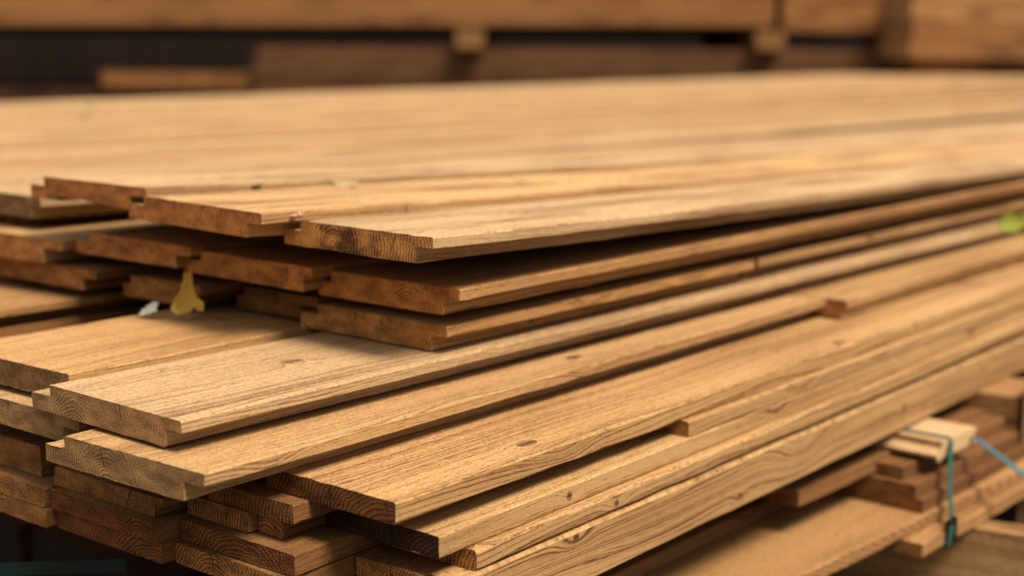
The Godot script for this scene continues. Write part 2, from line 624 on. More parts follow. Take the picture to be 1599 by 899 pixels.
func make_lower_stack() -> void:
	var gl := "boards of the lower tier"
	# F, the lower long shiplap board
	board("shiplap_board", "long shiplap board with clean grey ringed cracked end, lowest end that juts out", gl,
		{"x": 0.4822, "y": 0.5192, "z": -0.6063, "yaw": 0.25, "roll": -1.1, "skew": 0.57, "w": 0.1614, "tl": 0.022, "ll": 0.019, "t": 0.0196, "len": 0.79, "tex": 1, "end": 5, "tint": Color(0.78, 0.745, 0.69), "end_tint": GREY_END, "fuzz": 110})
	board("shiplap_board", "rabbeted board butted against the far end of the cracked grey-ended board", gl,
		{"x": 1.262, "y": 0.5196, "z": -0.580, "yaw": 0.3, "w": 0.15, "t": 0.0200, "ll": 0.006, "len": 3.8, "tex": 6, "end": 9, "tint": GOLD, "end_tint": BROWN_END, "u": 0.4})
	# D5, left neighbour of F
	board("shiplap_board", "grey-ended shiplap board under the gap, poking out left of the cracked board", gl,
		{"x": 0.5144, "y": 0.5160, "z": -0.7745, "w": 0.176, "t": 0.0185, "len": 4.6, "tex": 6, "end": 6, "tint": TAN, "end_tint": GREY_END, "u": 0.3, "fuzz": 30})
	# G and its neighbours
	board("square_board", "square edged board with oval knot hole and drilled pits, below the cracked grey-ended board", gl,
		{"x": 0.559, "y": 0.4990, "z": -0.530, "yaw": 0.25, "w": 0.1131, "t": 0.0137, "len": 4.4, "kind": "square", "tex": 2, "end": 10, "tint": Color(0.79, 0.75, 0.68), "end_tint": Color(0.552, 0.442, 0.322), "ease": 0.0012, "fuzz": 60})
	board("square_board", "swirly grained short-started board slotted between two others on the near side", gl,
		{"x": 0.8704, "y": 0.4852, "z": -0.5225, "yaw": 0.25, "w": 0.078, "t": 0.0122, "len": 4.1, "kind": "square", "tex": 5, "end": 12, "tint": GOLD, "end_tint": BROWN_END, "ease": 0.0010})
	board("square_board", "square edged board with blackened end and small knots along its edge", gl,
		{"x": 0.5868, "y": 0.4729, "z": -0.5212, "yaw": 0.0, "w": 0.0970, "t": 0.0139, "len": 4.4, "kind": "square", "tex": 3, "end": 10, "tint": Color(0.80, 0.77, 0.71), "end_tint": Color(0.29, 0.22, 0.165), "rag": 0.0006, "ease": 0.0009, "fuzz": 30})
	board("square_board", "thin board tucked directly under the blackened board end", gl,
		{"x": 0.612, "y": 0.4588, "z": -0.5135, "w": 0.078, "t": 0.0132, "len": 4.4, "kind": "square", "tex": 2, "end": 14, "tint": GOLD, "end_tint": BROWN_END, "u": 0.5, "ease": 0.002})
	board("deep_beam", "deep beam with close dark wavy grain along the bottom of the stack", gl,
		{"x": 0.592, "y": 0.4454, "z": -0.5115, "pitch": -0.35, "w": 0.0235, "t": 0.0385, "len": 4.4, "kind": "square", "deep": true, "end": 15, "tint": GOLD, "end_tint": BROWN_END, "cat": "beam", "ease": 0.0015, "relief": 0.05})
	# brown sheltered ends below the grey-ended boards
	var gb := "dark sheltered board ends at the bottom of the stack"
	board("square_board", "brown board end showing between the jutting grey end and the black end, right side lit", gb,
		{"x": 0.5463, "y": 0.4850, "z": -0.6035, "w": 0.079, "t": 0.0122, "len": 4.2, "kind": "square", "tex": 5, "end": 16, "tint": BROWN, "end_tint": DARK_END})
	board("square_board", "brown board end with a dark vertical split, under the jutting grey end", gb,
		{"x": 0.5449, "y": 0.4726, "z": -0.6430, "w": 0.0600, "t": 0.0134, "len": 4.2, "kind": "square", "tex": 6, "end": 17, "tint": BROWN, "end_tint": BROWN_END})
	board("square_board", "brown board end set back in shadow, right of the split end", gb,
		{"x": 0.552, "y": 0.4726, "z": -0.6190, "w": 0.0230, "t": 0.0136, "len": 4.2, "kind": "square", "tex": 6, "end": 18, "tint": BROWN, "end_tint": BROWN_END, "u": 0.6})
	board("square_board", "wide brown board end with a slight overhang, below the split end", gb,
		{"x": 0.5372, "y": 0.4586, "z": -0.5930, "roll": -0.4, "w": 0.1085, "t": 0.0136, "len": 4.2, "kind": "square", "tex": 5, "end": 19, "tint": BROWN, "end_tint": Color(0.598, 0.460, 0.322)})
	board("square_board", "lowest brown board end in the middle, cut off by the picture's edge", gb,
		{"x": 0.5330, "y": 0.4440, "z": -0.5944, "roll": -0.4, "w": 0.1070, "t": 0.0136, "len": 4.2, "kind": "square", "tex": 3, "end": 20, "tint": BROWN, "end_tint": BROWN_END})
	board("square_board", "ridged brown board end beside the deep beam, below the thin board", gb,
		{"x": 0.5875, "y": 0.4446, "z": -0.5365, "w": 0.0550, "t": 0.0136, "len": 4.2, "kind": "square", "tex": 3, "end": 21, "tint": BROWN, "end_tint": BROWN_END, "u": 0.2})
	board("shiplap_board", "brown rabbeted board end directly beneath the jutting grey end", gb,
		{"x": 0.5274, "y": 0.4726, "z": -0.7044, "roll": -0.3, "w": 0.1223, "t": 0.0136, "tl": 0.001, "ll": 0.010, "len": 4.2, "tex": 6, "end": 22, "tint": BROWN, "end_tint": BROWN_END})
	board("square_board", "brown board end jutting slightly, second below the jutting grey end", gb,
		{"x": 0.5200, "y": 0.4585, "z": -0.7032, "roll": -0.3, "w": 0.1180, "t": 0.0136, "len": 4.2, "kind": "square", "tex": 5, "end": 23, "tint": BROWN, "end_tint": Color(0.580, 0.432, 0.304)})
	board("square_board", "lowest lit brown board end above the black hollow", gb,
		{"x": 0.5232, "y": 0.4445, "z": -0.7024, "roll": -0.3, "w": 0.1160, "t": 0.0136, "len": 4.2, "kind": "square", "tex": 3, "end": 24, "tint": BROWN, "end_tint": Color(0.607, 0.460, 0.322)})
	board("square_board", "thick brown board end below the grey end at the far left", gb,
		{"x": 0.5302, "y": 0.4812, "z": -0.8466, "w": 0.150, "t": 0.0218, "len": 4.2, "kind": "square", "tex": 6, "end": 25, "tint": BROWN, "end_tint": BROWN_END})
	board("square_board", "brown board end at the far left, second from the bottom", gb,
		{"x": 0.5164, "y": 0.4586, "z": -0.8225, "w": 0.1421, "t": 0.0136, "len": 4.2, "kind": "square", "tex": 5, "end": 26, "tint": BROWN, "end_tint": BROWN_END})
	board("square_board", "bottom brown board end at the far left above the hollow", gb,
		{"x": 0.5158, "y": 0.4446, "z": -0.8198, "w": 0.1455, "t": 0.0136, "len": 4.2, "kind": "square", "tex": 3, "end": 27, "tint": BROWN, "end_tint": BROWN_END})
	# inner boards that carry the visible ones
	board("square_board", "dark filler board deep between the brown ends and the cracked board", gb,
		{"x": 0.60, "y": 0.4920, "z": -0.6550, "w": 0.150, "t": 0.0075, "len": 4.0, "kind": "square", "tex": 6, "end": 28, "tint": BROWN, "end_tint": DARK_END})


func make_middle_boards() -> void:
	var gm := "boards of the middle step"
	# E and D: faces lit from above
	board("shiplap_board", "golden shiplap board with small oval knot, just above the cracked grey-ended board", gm,
		{"x": 0.4997, "y": 0.5393, "z": -0.6479, "yaw": 0.95, "roll": -0.45, "skew": 1.58, "w": 0.1687, "tl": 0.0229, "ll": 0.0171, "t": 0.0187, "len": 4.6, "tex": 0, "end": 4, "tint": PALE, "end_tint": GREY_END, "fuzz": 260})
	board("shiplap_board", "golden shiplap board under the white petal, left of the bright knotted board", gm,
		{"x": 0.5285, "y": 0.5396, "z": -0.8050, "yaw": -0.6, "w": 0.160, "t": 0.0190, "tl": 0.010, "len": 4.6, "tex": 6, "end": 7, "tint": Color(0.79, 0.745, 0.67), "end_tint": Color(0.662, 0.616, 0.552), "fuzz": 120})
	# left, beyond the gap
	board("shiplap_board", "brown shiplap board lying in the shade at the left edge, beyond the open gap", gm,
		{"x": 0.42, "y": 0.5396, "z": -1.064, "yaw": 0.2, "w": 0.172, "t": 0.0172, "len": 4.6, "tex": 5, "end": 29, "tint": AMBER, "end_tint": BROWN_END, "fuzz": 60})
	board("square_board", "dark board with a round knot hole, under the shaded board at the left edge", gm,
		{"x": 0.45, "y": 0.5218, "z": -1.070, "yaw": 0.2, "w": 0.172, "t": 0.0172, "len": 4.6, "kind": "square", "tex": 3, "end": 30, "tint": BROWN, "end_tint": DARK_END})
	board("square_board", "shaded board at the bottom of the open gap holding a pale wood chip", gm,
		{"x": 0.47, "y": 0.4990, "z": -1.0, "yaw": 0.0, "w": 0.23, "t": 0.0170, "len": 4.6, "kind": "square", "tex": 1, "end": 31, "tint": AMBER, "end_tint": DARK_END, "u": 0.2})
	# third layer from the top
	var gc := "third layer from the top"
	board("shiplap_board", "golden shiplap board with swirling edge grain and edge knot, lowest of the stepped ends", gc,
		{"x": 0.7415, "y": 0.5606, "z": -0.6504, "yaw": 0.17, "roll": -0.25, "skew": 2.57, "w": 0.1640, "tl": 0.0213, "ll": 0.0166, "t": 0.0200, "len": 0.455, "tex": 5, "end": 1, "tint": Color(0.80, 0.73, 0.63), "end_tint": Color(0.88, 0.77, 0.60), "fuzz": 30})
	board("shiplap_board", "shiplap board continuing behind the dark notch, third layer", gc,
		{"x": 1.206, "y": 0.5606, "z": -0.6500, "yaw": 0.15, "w": 0.1640, "tl": 0.0213, "ll": 0.0166, "t": 0.0200, "len": 3.6, "tex": 3, "end": 8, "tint": GOLD, "end_tint": BROWN_END, "u": 0.5})
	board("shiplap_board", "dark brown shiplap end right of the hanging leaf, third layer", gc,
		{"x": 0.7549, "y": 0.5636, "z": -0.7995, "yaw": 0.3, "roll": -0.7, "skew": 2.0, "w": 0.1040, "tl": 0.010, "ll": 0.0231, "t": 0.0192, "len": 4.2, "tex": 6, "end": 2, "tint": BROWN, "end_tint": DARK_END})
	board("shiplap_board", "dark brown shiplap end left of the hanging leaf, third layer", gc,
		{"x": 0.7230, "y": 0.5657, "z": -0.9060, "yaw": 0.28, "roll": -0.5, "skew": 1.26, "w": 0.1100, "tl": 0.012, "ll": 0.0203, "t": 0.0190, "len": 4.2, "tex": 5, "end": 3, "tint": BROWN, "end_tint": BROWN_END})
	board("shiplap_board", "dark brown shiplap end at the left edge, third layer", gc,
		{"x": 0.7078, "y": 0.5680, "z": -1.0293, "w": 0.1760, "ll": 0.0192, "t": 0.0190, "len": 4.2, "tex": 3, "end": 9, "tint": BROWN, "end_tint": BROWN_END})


func make_upper_boards() -> void:
	# second layer
	var gb := "second layer from the top"
	board("shiplap_board", "shiplap board with fine curved end rings under the front top board, second layer", gb,
		{"x": 0.7386, "y": 0.5898, "z": -0.6357, "yaw": -0.05, "roll": -0.23, "skew": 2.40, "w": 0.1530, "tl": 0.0150, "ll": 0.0167, "t": 0.0202, "len": 4.4, "tex": 6, "end": 11, "tint": Color(0.76, 0.70, 0.62), "end_tint": Color(0.88, 0.76, 0.59), "u": 0.1, "fuzz": 60})
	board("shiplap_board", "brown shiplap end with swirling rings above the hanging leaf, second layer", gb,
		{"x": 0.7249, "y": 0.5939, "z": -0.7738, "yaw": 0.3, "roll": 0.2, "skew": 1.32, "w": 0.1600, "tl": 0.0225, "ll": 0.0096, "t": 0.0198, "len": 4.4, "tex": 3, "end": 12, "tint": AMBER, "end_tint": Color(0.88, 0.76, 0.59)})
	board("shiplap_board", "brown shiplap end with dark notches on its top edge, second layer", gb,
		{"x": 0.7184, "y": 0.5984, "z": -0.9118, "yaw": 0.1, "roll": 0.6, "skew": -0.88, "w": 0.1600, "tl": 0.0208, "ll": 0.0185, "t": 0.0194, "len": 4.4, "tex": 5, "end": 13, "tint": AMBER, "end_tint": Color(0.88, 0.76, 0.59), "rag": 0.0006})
	board("shiplap_board", "lit pale shiplap end at the left edge jutting out below the top layer, second layer", gb,
		{"x": 0.7010, "y": 0.5921, "z": -1.0700, "yaw": -0.3, "roll": -0.2, "skew": -1.5, "w": 0.1760, "ll": 0.0280, "t": 0.0222, "len": 4.4, "tex": 0, "end": 7, "tint": GOLD, "end_tint": Color(0.88, 0.76, 0.59), "u": 0.3})
	# top layer
	var gt := "top layer of the stack"
	board("shiplap_board", "bright shiplap board with black stained pith on its end, front of the top layer", gt,
		{"x": 0.6914, "y": 0.6330, "z": -0.6190, "yaw": -1.0, "settle": [0.034, 1.2], "roll": -0.14, "skew": 6.4, "w": 0.1660, "tl": 0.0210, "ll": 0.0181, "t": 0.0190, "len": 5.6, "tex": 4, "end": 0, "tint": PALE, "end_tint": Color(0.86, 0.76, 0.60), "rag": 0.0006, "fuzz": 160})
	board("shiplap_board", "bright shiplap board with vertical saw streaks on its end, second of the top layer", gt,
		{"x": 0.6720, "y": 0.6400, "z": -0.7700, "yaw": -0.3, "settle": [0.040, 1.3], "roll": 0.9, "skew": 4.4, "w": 0.1760, "tl": 0.0223, "ll": 0.0180, "t": 0.0195, "len": 5.6, "tex": 4, "end": 18, "tint": Color(0.82, 0.79, 0.735), "end_tint": Color(0.84, 0.69, 0.52), "u": 0.37, "rag": 0.0006, "fuzz": 120})
	board("shiplap_board", "top layer shiplap board with a chunk missing from the underside of its end", gt,
		{"x": 0.6890, "y": 0.6481, "z": -0.9290, "yaw": -0.6, "settle": [0.046, 1.4], "roll": 0.3, "skew": 2.6, "w": 0.1745, "tl": 0.0218, "ll": 0.0229, "t": 0.0196, "len": 5.6, "tex": 4, "end": 14, "tint": PALE, "end_tint": Color(0.82, 0.68, 0.51), "u": 0.75, "wane": [-0.125, -0.062, 0.0055], "fuzz": 60})
	board("shiplap_board", "grey-ended shiplap board at the left edge, fourth of the top layer", gt,
		{"x": 0.7252, "y": 0.6240, "z": -1.1368, "yaw": -0.3, "settle": [0.022, 1.5], "skew": 4.2, "w": 0.1760, "ll": 0.0200, "t": 0.0206, "len": 5.6, "tex": 6, "end": 6, "tint": PALE, "end_tint": Color(0.598, 0.570, 0.524), "u": 0.2})
	var tints := [PALE, GOLD, PALE, Color(0.75, 0.70, 0.63), PALE, GOLD, PALE, Color(0.77, 0.72, 0.66), PALE, GOLD, TAN, PALE]
	var nth := ["first", "second", "third", "fourth", "fifth", "sixth", "seventh", "eighth", "ninth", "tenth", "eleventh", "twelfth", "last"]
	for k in 13:
		board("shiplap_board", "blurred golden board in the top layer, %s behind the grey-ended top board" % nth[k], "blurred boards of the top layer",
			{"x": 0.50 + rng.randf() * 0.18, "y": 0.6245 + 0.0004 * k, "z": -1.2945 - 0.1588 * k, "yaw": -0.2 + 0.01 * k, "pitch": 0.26 + 0.52 * smoothstep(0.0, 6.0, k), "settle": [0.018, 1.6], "w": 0.176, "t": 0.019, "len": 6.6, "tex": [0, 4, 6, 1, 4, 3, 0][k % 7], "end": 8 + k, "tint": tints[k % 12], "u": rng.randf(), "fine": false})
	board("timber_course", "solid timber course inside the stack, under the blurred top boards", "",
		{"x": 0.95, "y": 0.580, "z": -1.30, "w": 2.0, "t": 0.150, "len": 5.0, "kind": "square", "tex": 3, "end": 8, "tint": BROWN, "end_tint": DARK_END, "cat": "timber", "fine": false}, false)


# ------------------------------------------------------------------ the strapped bundle under the stack
func make_bundle() -> void:
	var g := "boards in the strapped bundle"
	board("square_board", "brown board end poking out under the deep beam, above the strapped bundle", g,
		{"x": 1.060, "y": 0.3840, "z": -0.524, "yaw": 3.0, "w": 0.075, "t": 0.0140, "len": 2.4, "kind": "square", "tex": 6, "end": 16, "tint": BROWN, "end_tint": DARK_END})
	board("square_board", "topmost of three reddish stacked board ends behind the teal strap", g,
		{"x": 1.202, "y": 0.3800, "z": -0.489, "yaw": 2.0, "w": 0.12, "t": 0.0124, "len": 2.6, "kind": "square", "tex": 3, "end": 17, "tint": Color(0.52, 0.43, 0.35), "end_tint": DARK_END})
	board("square_board", "middle of three reddish stacked board ends behind the teal strap", g,
		{"x": 1.194, "y": 0.3674, "z": -0.473, "yaw": 2.0, "w": 0.13, "t": 0.0124, "len": 2.6, "kind": "square", "tex": 5, "end": 18, "tint": Color(0.52, 0.43, 0.35), "end_tint": DARK_END})
	board("square_board", "lowest of three reddish stacked board ends behind the teal strap", g,
		{"x": 1.193, "y": 0.3548, "z": -0.465, "yaw": 2.5, "w": 0.15, "t": 0.0124, "len": 2.6, "kind": "square", "tex": 2, "end": 19, "tint": Color(0.52, 0.43, 0.35), "end_tint": DARK_END})
	board("wide_board", "wide flat board with slanted saw marks along its edge, under the three stacked ends", g,
		{"x": 0.72, "y": 0.3422, "z": -0.504, "yaw": 5.2, "w": 0.24, "t": 0.0120, "len": 3.0, "kind": "square", "tex": 7, "end": 20, "tint": AMBER, "end_tint": BROWN_END})
	board("square_board", "board end below the wide flat board, held by the strap's black corner", g,
		{"x": 1.147, "y": 0.3300, "z": -0.445, "yaw": 3.0, "w": 0.10, "t": 0.0122, "len": 2.6, "kind": "square", "tex": 6, "end": 21, "tint": AMBER, "end_tint": BROWN_END})
	board("square_board", "shadowed board with dark seam lying on the wide flat board", g,
		{"x": 0.66, "y": 0.3720, "z": -0.590, "yaw": 1.0, "w": 0.16, "t": 0.0145, "len": 0.72, "kind": "square", "tex": 2, "end": 22, "tint": BROWN, "end_tint": DARK_END})
	board("square_board", "shadowed board beneath the seamed one, resting on the wide flat board", g,
		{"x": 0.64, "y": 0.3573, "z": -0.580, "yaw": 1.0, "w": 0.16, "t": 0.0145, "len": 0.74, "kind": "square", "tex": 3, "end": 23, "tint": BROWN, "end_tint": DARK_END})


	# the crosswise pale offcut on top, tongue and groove profile
	var prof := PackedVector2Array([Vector2(0.006, 0.0155), Vector2(0.083, 0.0155), Vector2(0.083, 0.0098), Vector2(0.0765, 0.0098), Vector2(0.0765, 0.0060), Vector2(0.083, 0.0060), Vector2(0.083, 0.0), Vector2(0.0, 0.0), Vector2(-0.005, 0.0016), Vector2(-0.006, 0.0050), Vector2(-0.001, 0.0058), Vector2(0.002, 0.0082), Vector2(0.006, 0.0100)])
	var off := Node3D.new()
	off.name = numbered("grooved_offcut")
	add_child(off)
	off.transform = Transform3D(Basis(Vector3.UP, deg_to_rad(-3.0)), Vector3(1.2345, 0.3843, -0.468))
	tag(off, "pale cream grooved offcut lying crosswise under the teal strap", "board", "")
	prism("body", off, prof, 0.9, wood_mat(grain[6], Color(0.86, 0.86, 0.88), 0.75, 0.02), plain(Color(0.72, 0.60, 0.43), 0.9), true)
	var sp := SurfaceTool.new()
	sp.begin(Mesh.PRIMITIVE_TRIANGLES)
	for n in 7:
		var a := Vector3(-0.003 + n * 0.0012, 0.001, -0.001 * (n % 3))
		tube(sp, a, a + Vector3(0.0012 * (n % 3) - 0.0008, -0.0035 - 0.001 * (n % 2), 0.0014), 0.0004, 0.0001)
	put("splinters", sp.commit(), plain(Color(0.90, 0.78, 0.58)), off)
	# straps
	var teal := plain(Color(0.09, 0.31, 0.27), 0.42, 0.5)
	var st1 := ribbon("strap", [Vector3(1.270, 0.4006, -0.95), Vector3(1.259, 0.4006, -0.4685), Vector3(1.2585, 0.3990, -0.4665), Vector3(1.226, 0.3590, -0.4525), Vector3(1.205, 0.3320, -0.4405), Vector3(1.194, 0.3170, -0.4395), Vector3(1.194, 0.3160, -0.4430), Vector3(1.20, 0.3160, -0.55)], 0.0078, 0.0006, Vector3(1, 0, 0), teal)
	tag(st1, "teal plastic strap pulled taut round the bundle over the pale offcut", "strap")
	var st2 := ribbon("strap", [Vector3(1.330, 0.3905, -0.56), Vector3(1.306, 0.3915, -0.459), Vector3(1.296, 0.3760, -0.424), Vector3(1.286, 0.3640, -0.396), Vector3(1.272, 0.3440, -0.350)], 0.0078, 0.0006, Vector3(0.78, -0.1, 0.55), plain(Color(0.12, 0.32, 0.35), 0.35, 0.6))
	tag(st2, "loose light teal strap slanting down from the pale offcut", "strap")
	var st3 := ribbon("strap", [Vector3(0.470, 0.400, -0.872), Vector3(0.500, 0.4035, -0.832), Vector3(0.545, 0.4075, -0.772)], 0.0095, 0.0007, Vector3(0, 1, 0), plain(Color(0.035, 0.115, 0.10), 0.5, 0.4))
	tag(st3, "dark green strap end in the black hollow at the bottom left", "strap")
	# black corner guard under the strap
	var guard := Node3D.new()
	guard.name = numbered("corner_guard")
	add_child(guard)
	guard.transform = Transform3D(Basis(Vector3.UP, deg_to_rad(-3.0)), Vector3(1.203, 0.3165, -0.4415))
	tag(guard, "small black plastic corner guard under the teal strap", "corner guard")
	var gm := plain(Color(0.035, 0.034, 0.036), 0.4, 0.5)
	var face := BoxMesh.new()
	face.size = Vector3(0.020, 0.024, 0.0016)
	put("guard_face", face, gm, guard).position = Vector3(0, 0.0125, -0.0002)
	var foot := BoxMesh.new()
	foot.size = Vector3(0.020, 0.0014, 0.022)
	put("guard_foot", foot, gm, guard).position = Vector3(0, -0.0012, -0.0105)
	for side in [-1, 1]:
		var rib := BoxMesh.new()
		rib.size = Vector3(0.0016, 0.022, 0.0022)
		put("guard_rib", rib, gm, guard).position = Vector3(side * 0.0088, 0.0125, 0.0012)
	# bearers: one under the bundle, two crossing under the stack further along
	var bear := Node3D.new()
	bear.name = numbered("bearer_beam")
	add_child(bear)
	bear.transform = Transform3D(Basis(Vector3.UP, deg_to_rad(12.0)), Vector3(1.262, 0.317, -0.435))
	tag(bear, "square bearer beam with pale top edge crossing under the strapped bundle", "beam")
	slab("body", bear, Vector3(0.030, 0.075, 0.90), Vector3(0.015, -0.0375, 0.12), wood_mat(grain[2], GOLD), 0.0012)
	for k in 2:
		var cr := Node3D.new()
		cr.name = numbered("cross_plank")
		add_child(cr)
		cr.position = Vector3(1.453, 0.4035 - 0.0275 * k - (0.0 if k == 0 else 0.0025), -0.469)
		tag(cr, ["upper cross plank under the stack, beside a pale post", "lower cross plank under the stack, just above the reddish bundle boards"][k], "plank", "cross planks under the stack")
		slab("body", cr, Vector3(0.09, 0.0265, 0.8), Vector3(0.045, -0.0135, -0.40), wood_mat(grain[6 - k * 3], AMBER), 0.001)
	var post := Node3D.new()
	post.name = numbered("timber_post")
	add_child(post)
	post.position = Vector3(1.447, 0.0, -0.462)
	tag(post, "pale upright post end beside the cross planks at the right edge", "post")
	slab("body", post, Vector3(0.06, 0.425, 0.045), Vector3(0.03, 0.2125, 0.0235), wood_mat(grain[4], PALE), 0.001)
	# the pack below, lost in the dark
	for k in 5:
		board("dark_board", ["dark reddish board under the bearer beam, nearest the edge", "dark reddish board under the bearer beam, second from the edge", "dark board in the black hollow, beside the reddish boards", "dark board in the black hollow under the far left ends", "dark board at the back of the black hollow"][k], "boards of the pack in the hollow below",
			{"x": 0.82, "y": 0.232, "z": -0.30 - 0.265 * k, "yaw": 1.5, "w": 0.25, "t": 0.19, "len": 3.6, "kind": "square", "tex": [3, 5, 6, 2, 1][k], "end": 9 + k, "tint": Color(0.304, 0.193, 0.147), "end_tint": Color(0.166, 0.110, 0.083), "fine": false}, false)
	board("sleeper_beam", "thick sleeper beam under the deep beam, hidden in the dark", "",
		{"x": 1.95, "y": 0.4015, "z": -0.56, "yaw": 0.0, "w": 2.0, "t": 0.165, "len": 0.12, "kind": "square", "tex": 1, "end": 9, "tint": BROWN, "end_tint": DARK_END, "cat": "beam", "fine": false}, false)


# a closed bar of one profile (x, y), its front at z = 0, running back along -z
func prism(called: String, parent: Node3D, p: PackedVector2Array, depth: float, mat: Material, cap: Material, _ease := true) -> void:
	var st := SurfaceTool.new()
	st.begin(Mesh.PRIMITIVE_TRIANGLES)
	var n := p.size()
	if not Geometry2D.is_polygon_clockwise(p):
		p.reverse()
	for i in n:
		var a := p[i]
		var c := p[(i + 1) % n]
		var e := (c - a).normalized()
		var nr := Vector3(e.y, -e.x, 0)
		# Godot calls this turn clockwise with y down; with y up it runs the other way, so test against the outline
		var mid := (a + c) * 0.5
		if Geometry2D.is_point_in_polygon(mid + Vector2(nr.x, nr.y) * 0.0003, p):
			nr = -nr
		var v := [Vector3(a.x, a.y, 0), Vector3(c.x, c.y, 0), Vector3(c.x, c.y, -depth), Vector3(a.x, a.y, -depth)]
		var uv := [Vector2(0, a.x * 5.0), Vector2(0, c.x * 5.0 + absf(c.y - a.y) * 5.0), Vector2(depth / TEX_LEN, c.x * 5.0 + absf(c.y - a.y) * 5.0), Vector2(depth / TEX_LEN, a.x * 5.0)]
		var order := [0, 1, 2, 0, 2, 3]
		if (v[1] - v[0]).cross(v[2] - v[0]).dot(nr) > 0.0:
			order = [0, 2, 1, 0, 3, 2]
		for q in order:
			st.set_normal(nr)
			st.set_uv(Vector2(uv[q].x, fposmod(uv[q].y, 0.8)))
			st.add_vertex(v[q])
	put(called, st.commit(), mat, parent)
	var tri := Geometry2D.triangulate_polygon(p)
	st = SurfaceTool.new()
	st.begin(Mesh.PRIMITIVE_TRIANGLES)
	for back in [0]:
		for q in range(0, tri.size(), 3):
			var v := [p[tri[q]], p[tri[q + 1]], p[tri[q + 2]]]
			var turn: bool = (v[1] - v[0]).cross(v[2] - v[0]) > 0.0
			if turn == (back == 0):
				v = [v[0], v[2], v[1]]
			for w in v:
				st.set_normal(Vector3(0, 0, 1 if back == 0 else -1))
				st.add_vertex(Vector3(w.x, w.y, -depth * back))
	put("end_grain", st.commit(), cap, parent)


# a box with eased edges and wood grain along its longest side
func slab(called: String, parent: Node3D, size: Vector3, at: Vector3, mat: Material, ease_by: float) -> MeshInstance3D:
	var st := SurfaceTool.new()
	st.begin(Mesh.PRIMITIVE_TRIANGLES)
	var h := size * 0.5
	var long := 0
	if size.y > size.x and size.y > size.z:
		long = 1
	elif size.z > size.x:
		long = 2
	var face := func(nrm: Vector3, vs: Array) -> void:
		if (vs[1] - vs[0]).cross(vs[2] - vs[0]).dot(nrm) > 0.0:
			vs.reverse()
		for q in ([0, 1, 2, 0, 2, 3] if vs.size() == 4 else [0, 1, 2]):
			var p: Vector3 = vs[q]
			var across := 0.0
			for ax in 3:
				if ax != long:
					across += p[ax]
			st.set_normal(nrm)
			st.set_uv(Vector2(pingpong(p[long] / TEX_LEN + 0.5, 1.0), fposmod(across / 0.21 + 0.4, 0.84)))
			st.add_vertex(p)
	for ax in 3:
		var b1 := (ax + 1) % 3
		var b2 := (ax + 2) % 3
		for s in [-1.0, 1.0]:
			var nrm := Vector3.ZERO
			nrm[ax] = s
			var vs := []
			for q in [[-1, -1], [1, -1], [1, 1], [-1, 1]]:
				var p := Vector3.ZERO
				p[ax] = s * h[ax]
				p[b1] = q[0] * (h[b1] - ease_by)
				p[b2] = q[1] * (h[b2] - ease_by)
				vs.append(p)
			face.call(nrm, vs)
			for s2 in [-1.0, 1.0]:   # the eased edge between face ax and face b1
				var n2 := Vector3.ZERO
				n2[ax] = s
				n2[b1] = s2
				var es := []
				for q in [[0, -1], [0, 1], [1, 1], [1, -1]]:
					var p := Vector3.ZERO
					p[ax] = s * (h[ax] - (0.0 if q[0] == 0 else ease_by))
					p[b1] = s2 * (h[b1] - (ease_by if q[0] == 0 else 0.0))
					p[b2] = q[1] * (h[b2] - ease_by)
					es.append(p)
				face.call(n2.normalized(), es)
	for sx in [-1.0, 1.0]:
		for sy in [-1.0, 1.0]:
			for sz in [-1.0, 1.0]:
				var n3 := Vector3(sx, sy, sz)
				face.call(n3.normalized(), [Vector3(sx * h.x, sy * (h.y - ease_by), sz * (h.z - ease_by)), Vector3(sx * (h.x - ease_by), sy * h.y, sz * (h.z - ease_by)), Vector3(sx * (h.x - ease_by), sy * (h.y - ease_by), sz * h.z)])
	var o := put(called, st.commit(), mat, parent)
	o.position = at
	return o


# a flat band of even width and thickness along a path; across: the direction of its width
func ribbon(called: String, path: Array, width: float, thick: float, across: Vector3, mat: Material) -> MeshInstance3D:
	var st := SurfaceTool.new()
	st.begin(Mesh.PRIMITIVE_TRIANGLES)
	var rows := []
	var n := path.size()
	for i in n:
		var d: Vector3 = (path[mini(i + 1, n - 1)] - path[maxi(i - 1, 0)]).normalized()
		var a := (across - d * across.dot(d)).normalized()
		var nr := a.cross(d).normalized()
		var p: Vector3 = path[i]
		rows.append([p - a * width * 0.5 - nr * thick * 0.5, p + a * width * 0.5 - nr * thick * 0.5, p + a * width * 0.5 + nr * thick * 0.5, p - a * width * 0.5 + nr * thick * 0.5])
	var quad := func(v: Array, centre: Vector3) -> void:
		var nrm: Vector3 = (v[1] - v[0]).cross(v[2] - v[0]).normalized()
		if nrm.dot((v[0] + v[2]) * 0.5 - centre) < 0.0:
			nrm = -nrm
		else:
			v.reverse()
		for q in [0, 1, 2, 0, 2, 3]:
			st.set_normal(nrm)
			st.add_vertex(v[q])
	for i in n - 1:
		var c0: Vector3 = (rows[i][0] + rows[i][2] + rows[i + 1][0] + rows[i + 1][2]) * 0.25
		for k in 4:
			var k2 := (k + 1) % 4
			quad.call([rows[i][k], rows[i][k2], rows[i + 1][k2], rows[i + 1][k]], c0)
	quad.call(rows[0].duplicate(), path[1])
	quad.call(rows[n - 1].duplicate(), path[n - 2])
	return put(called, st.commit(), mat)


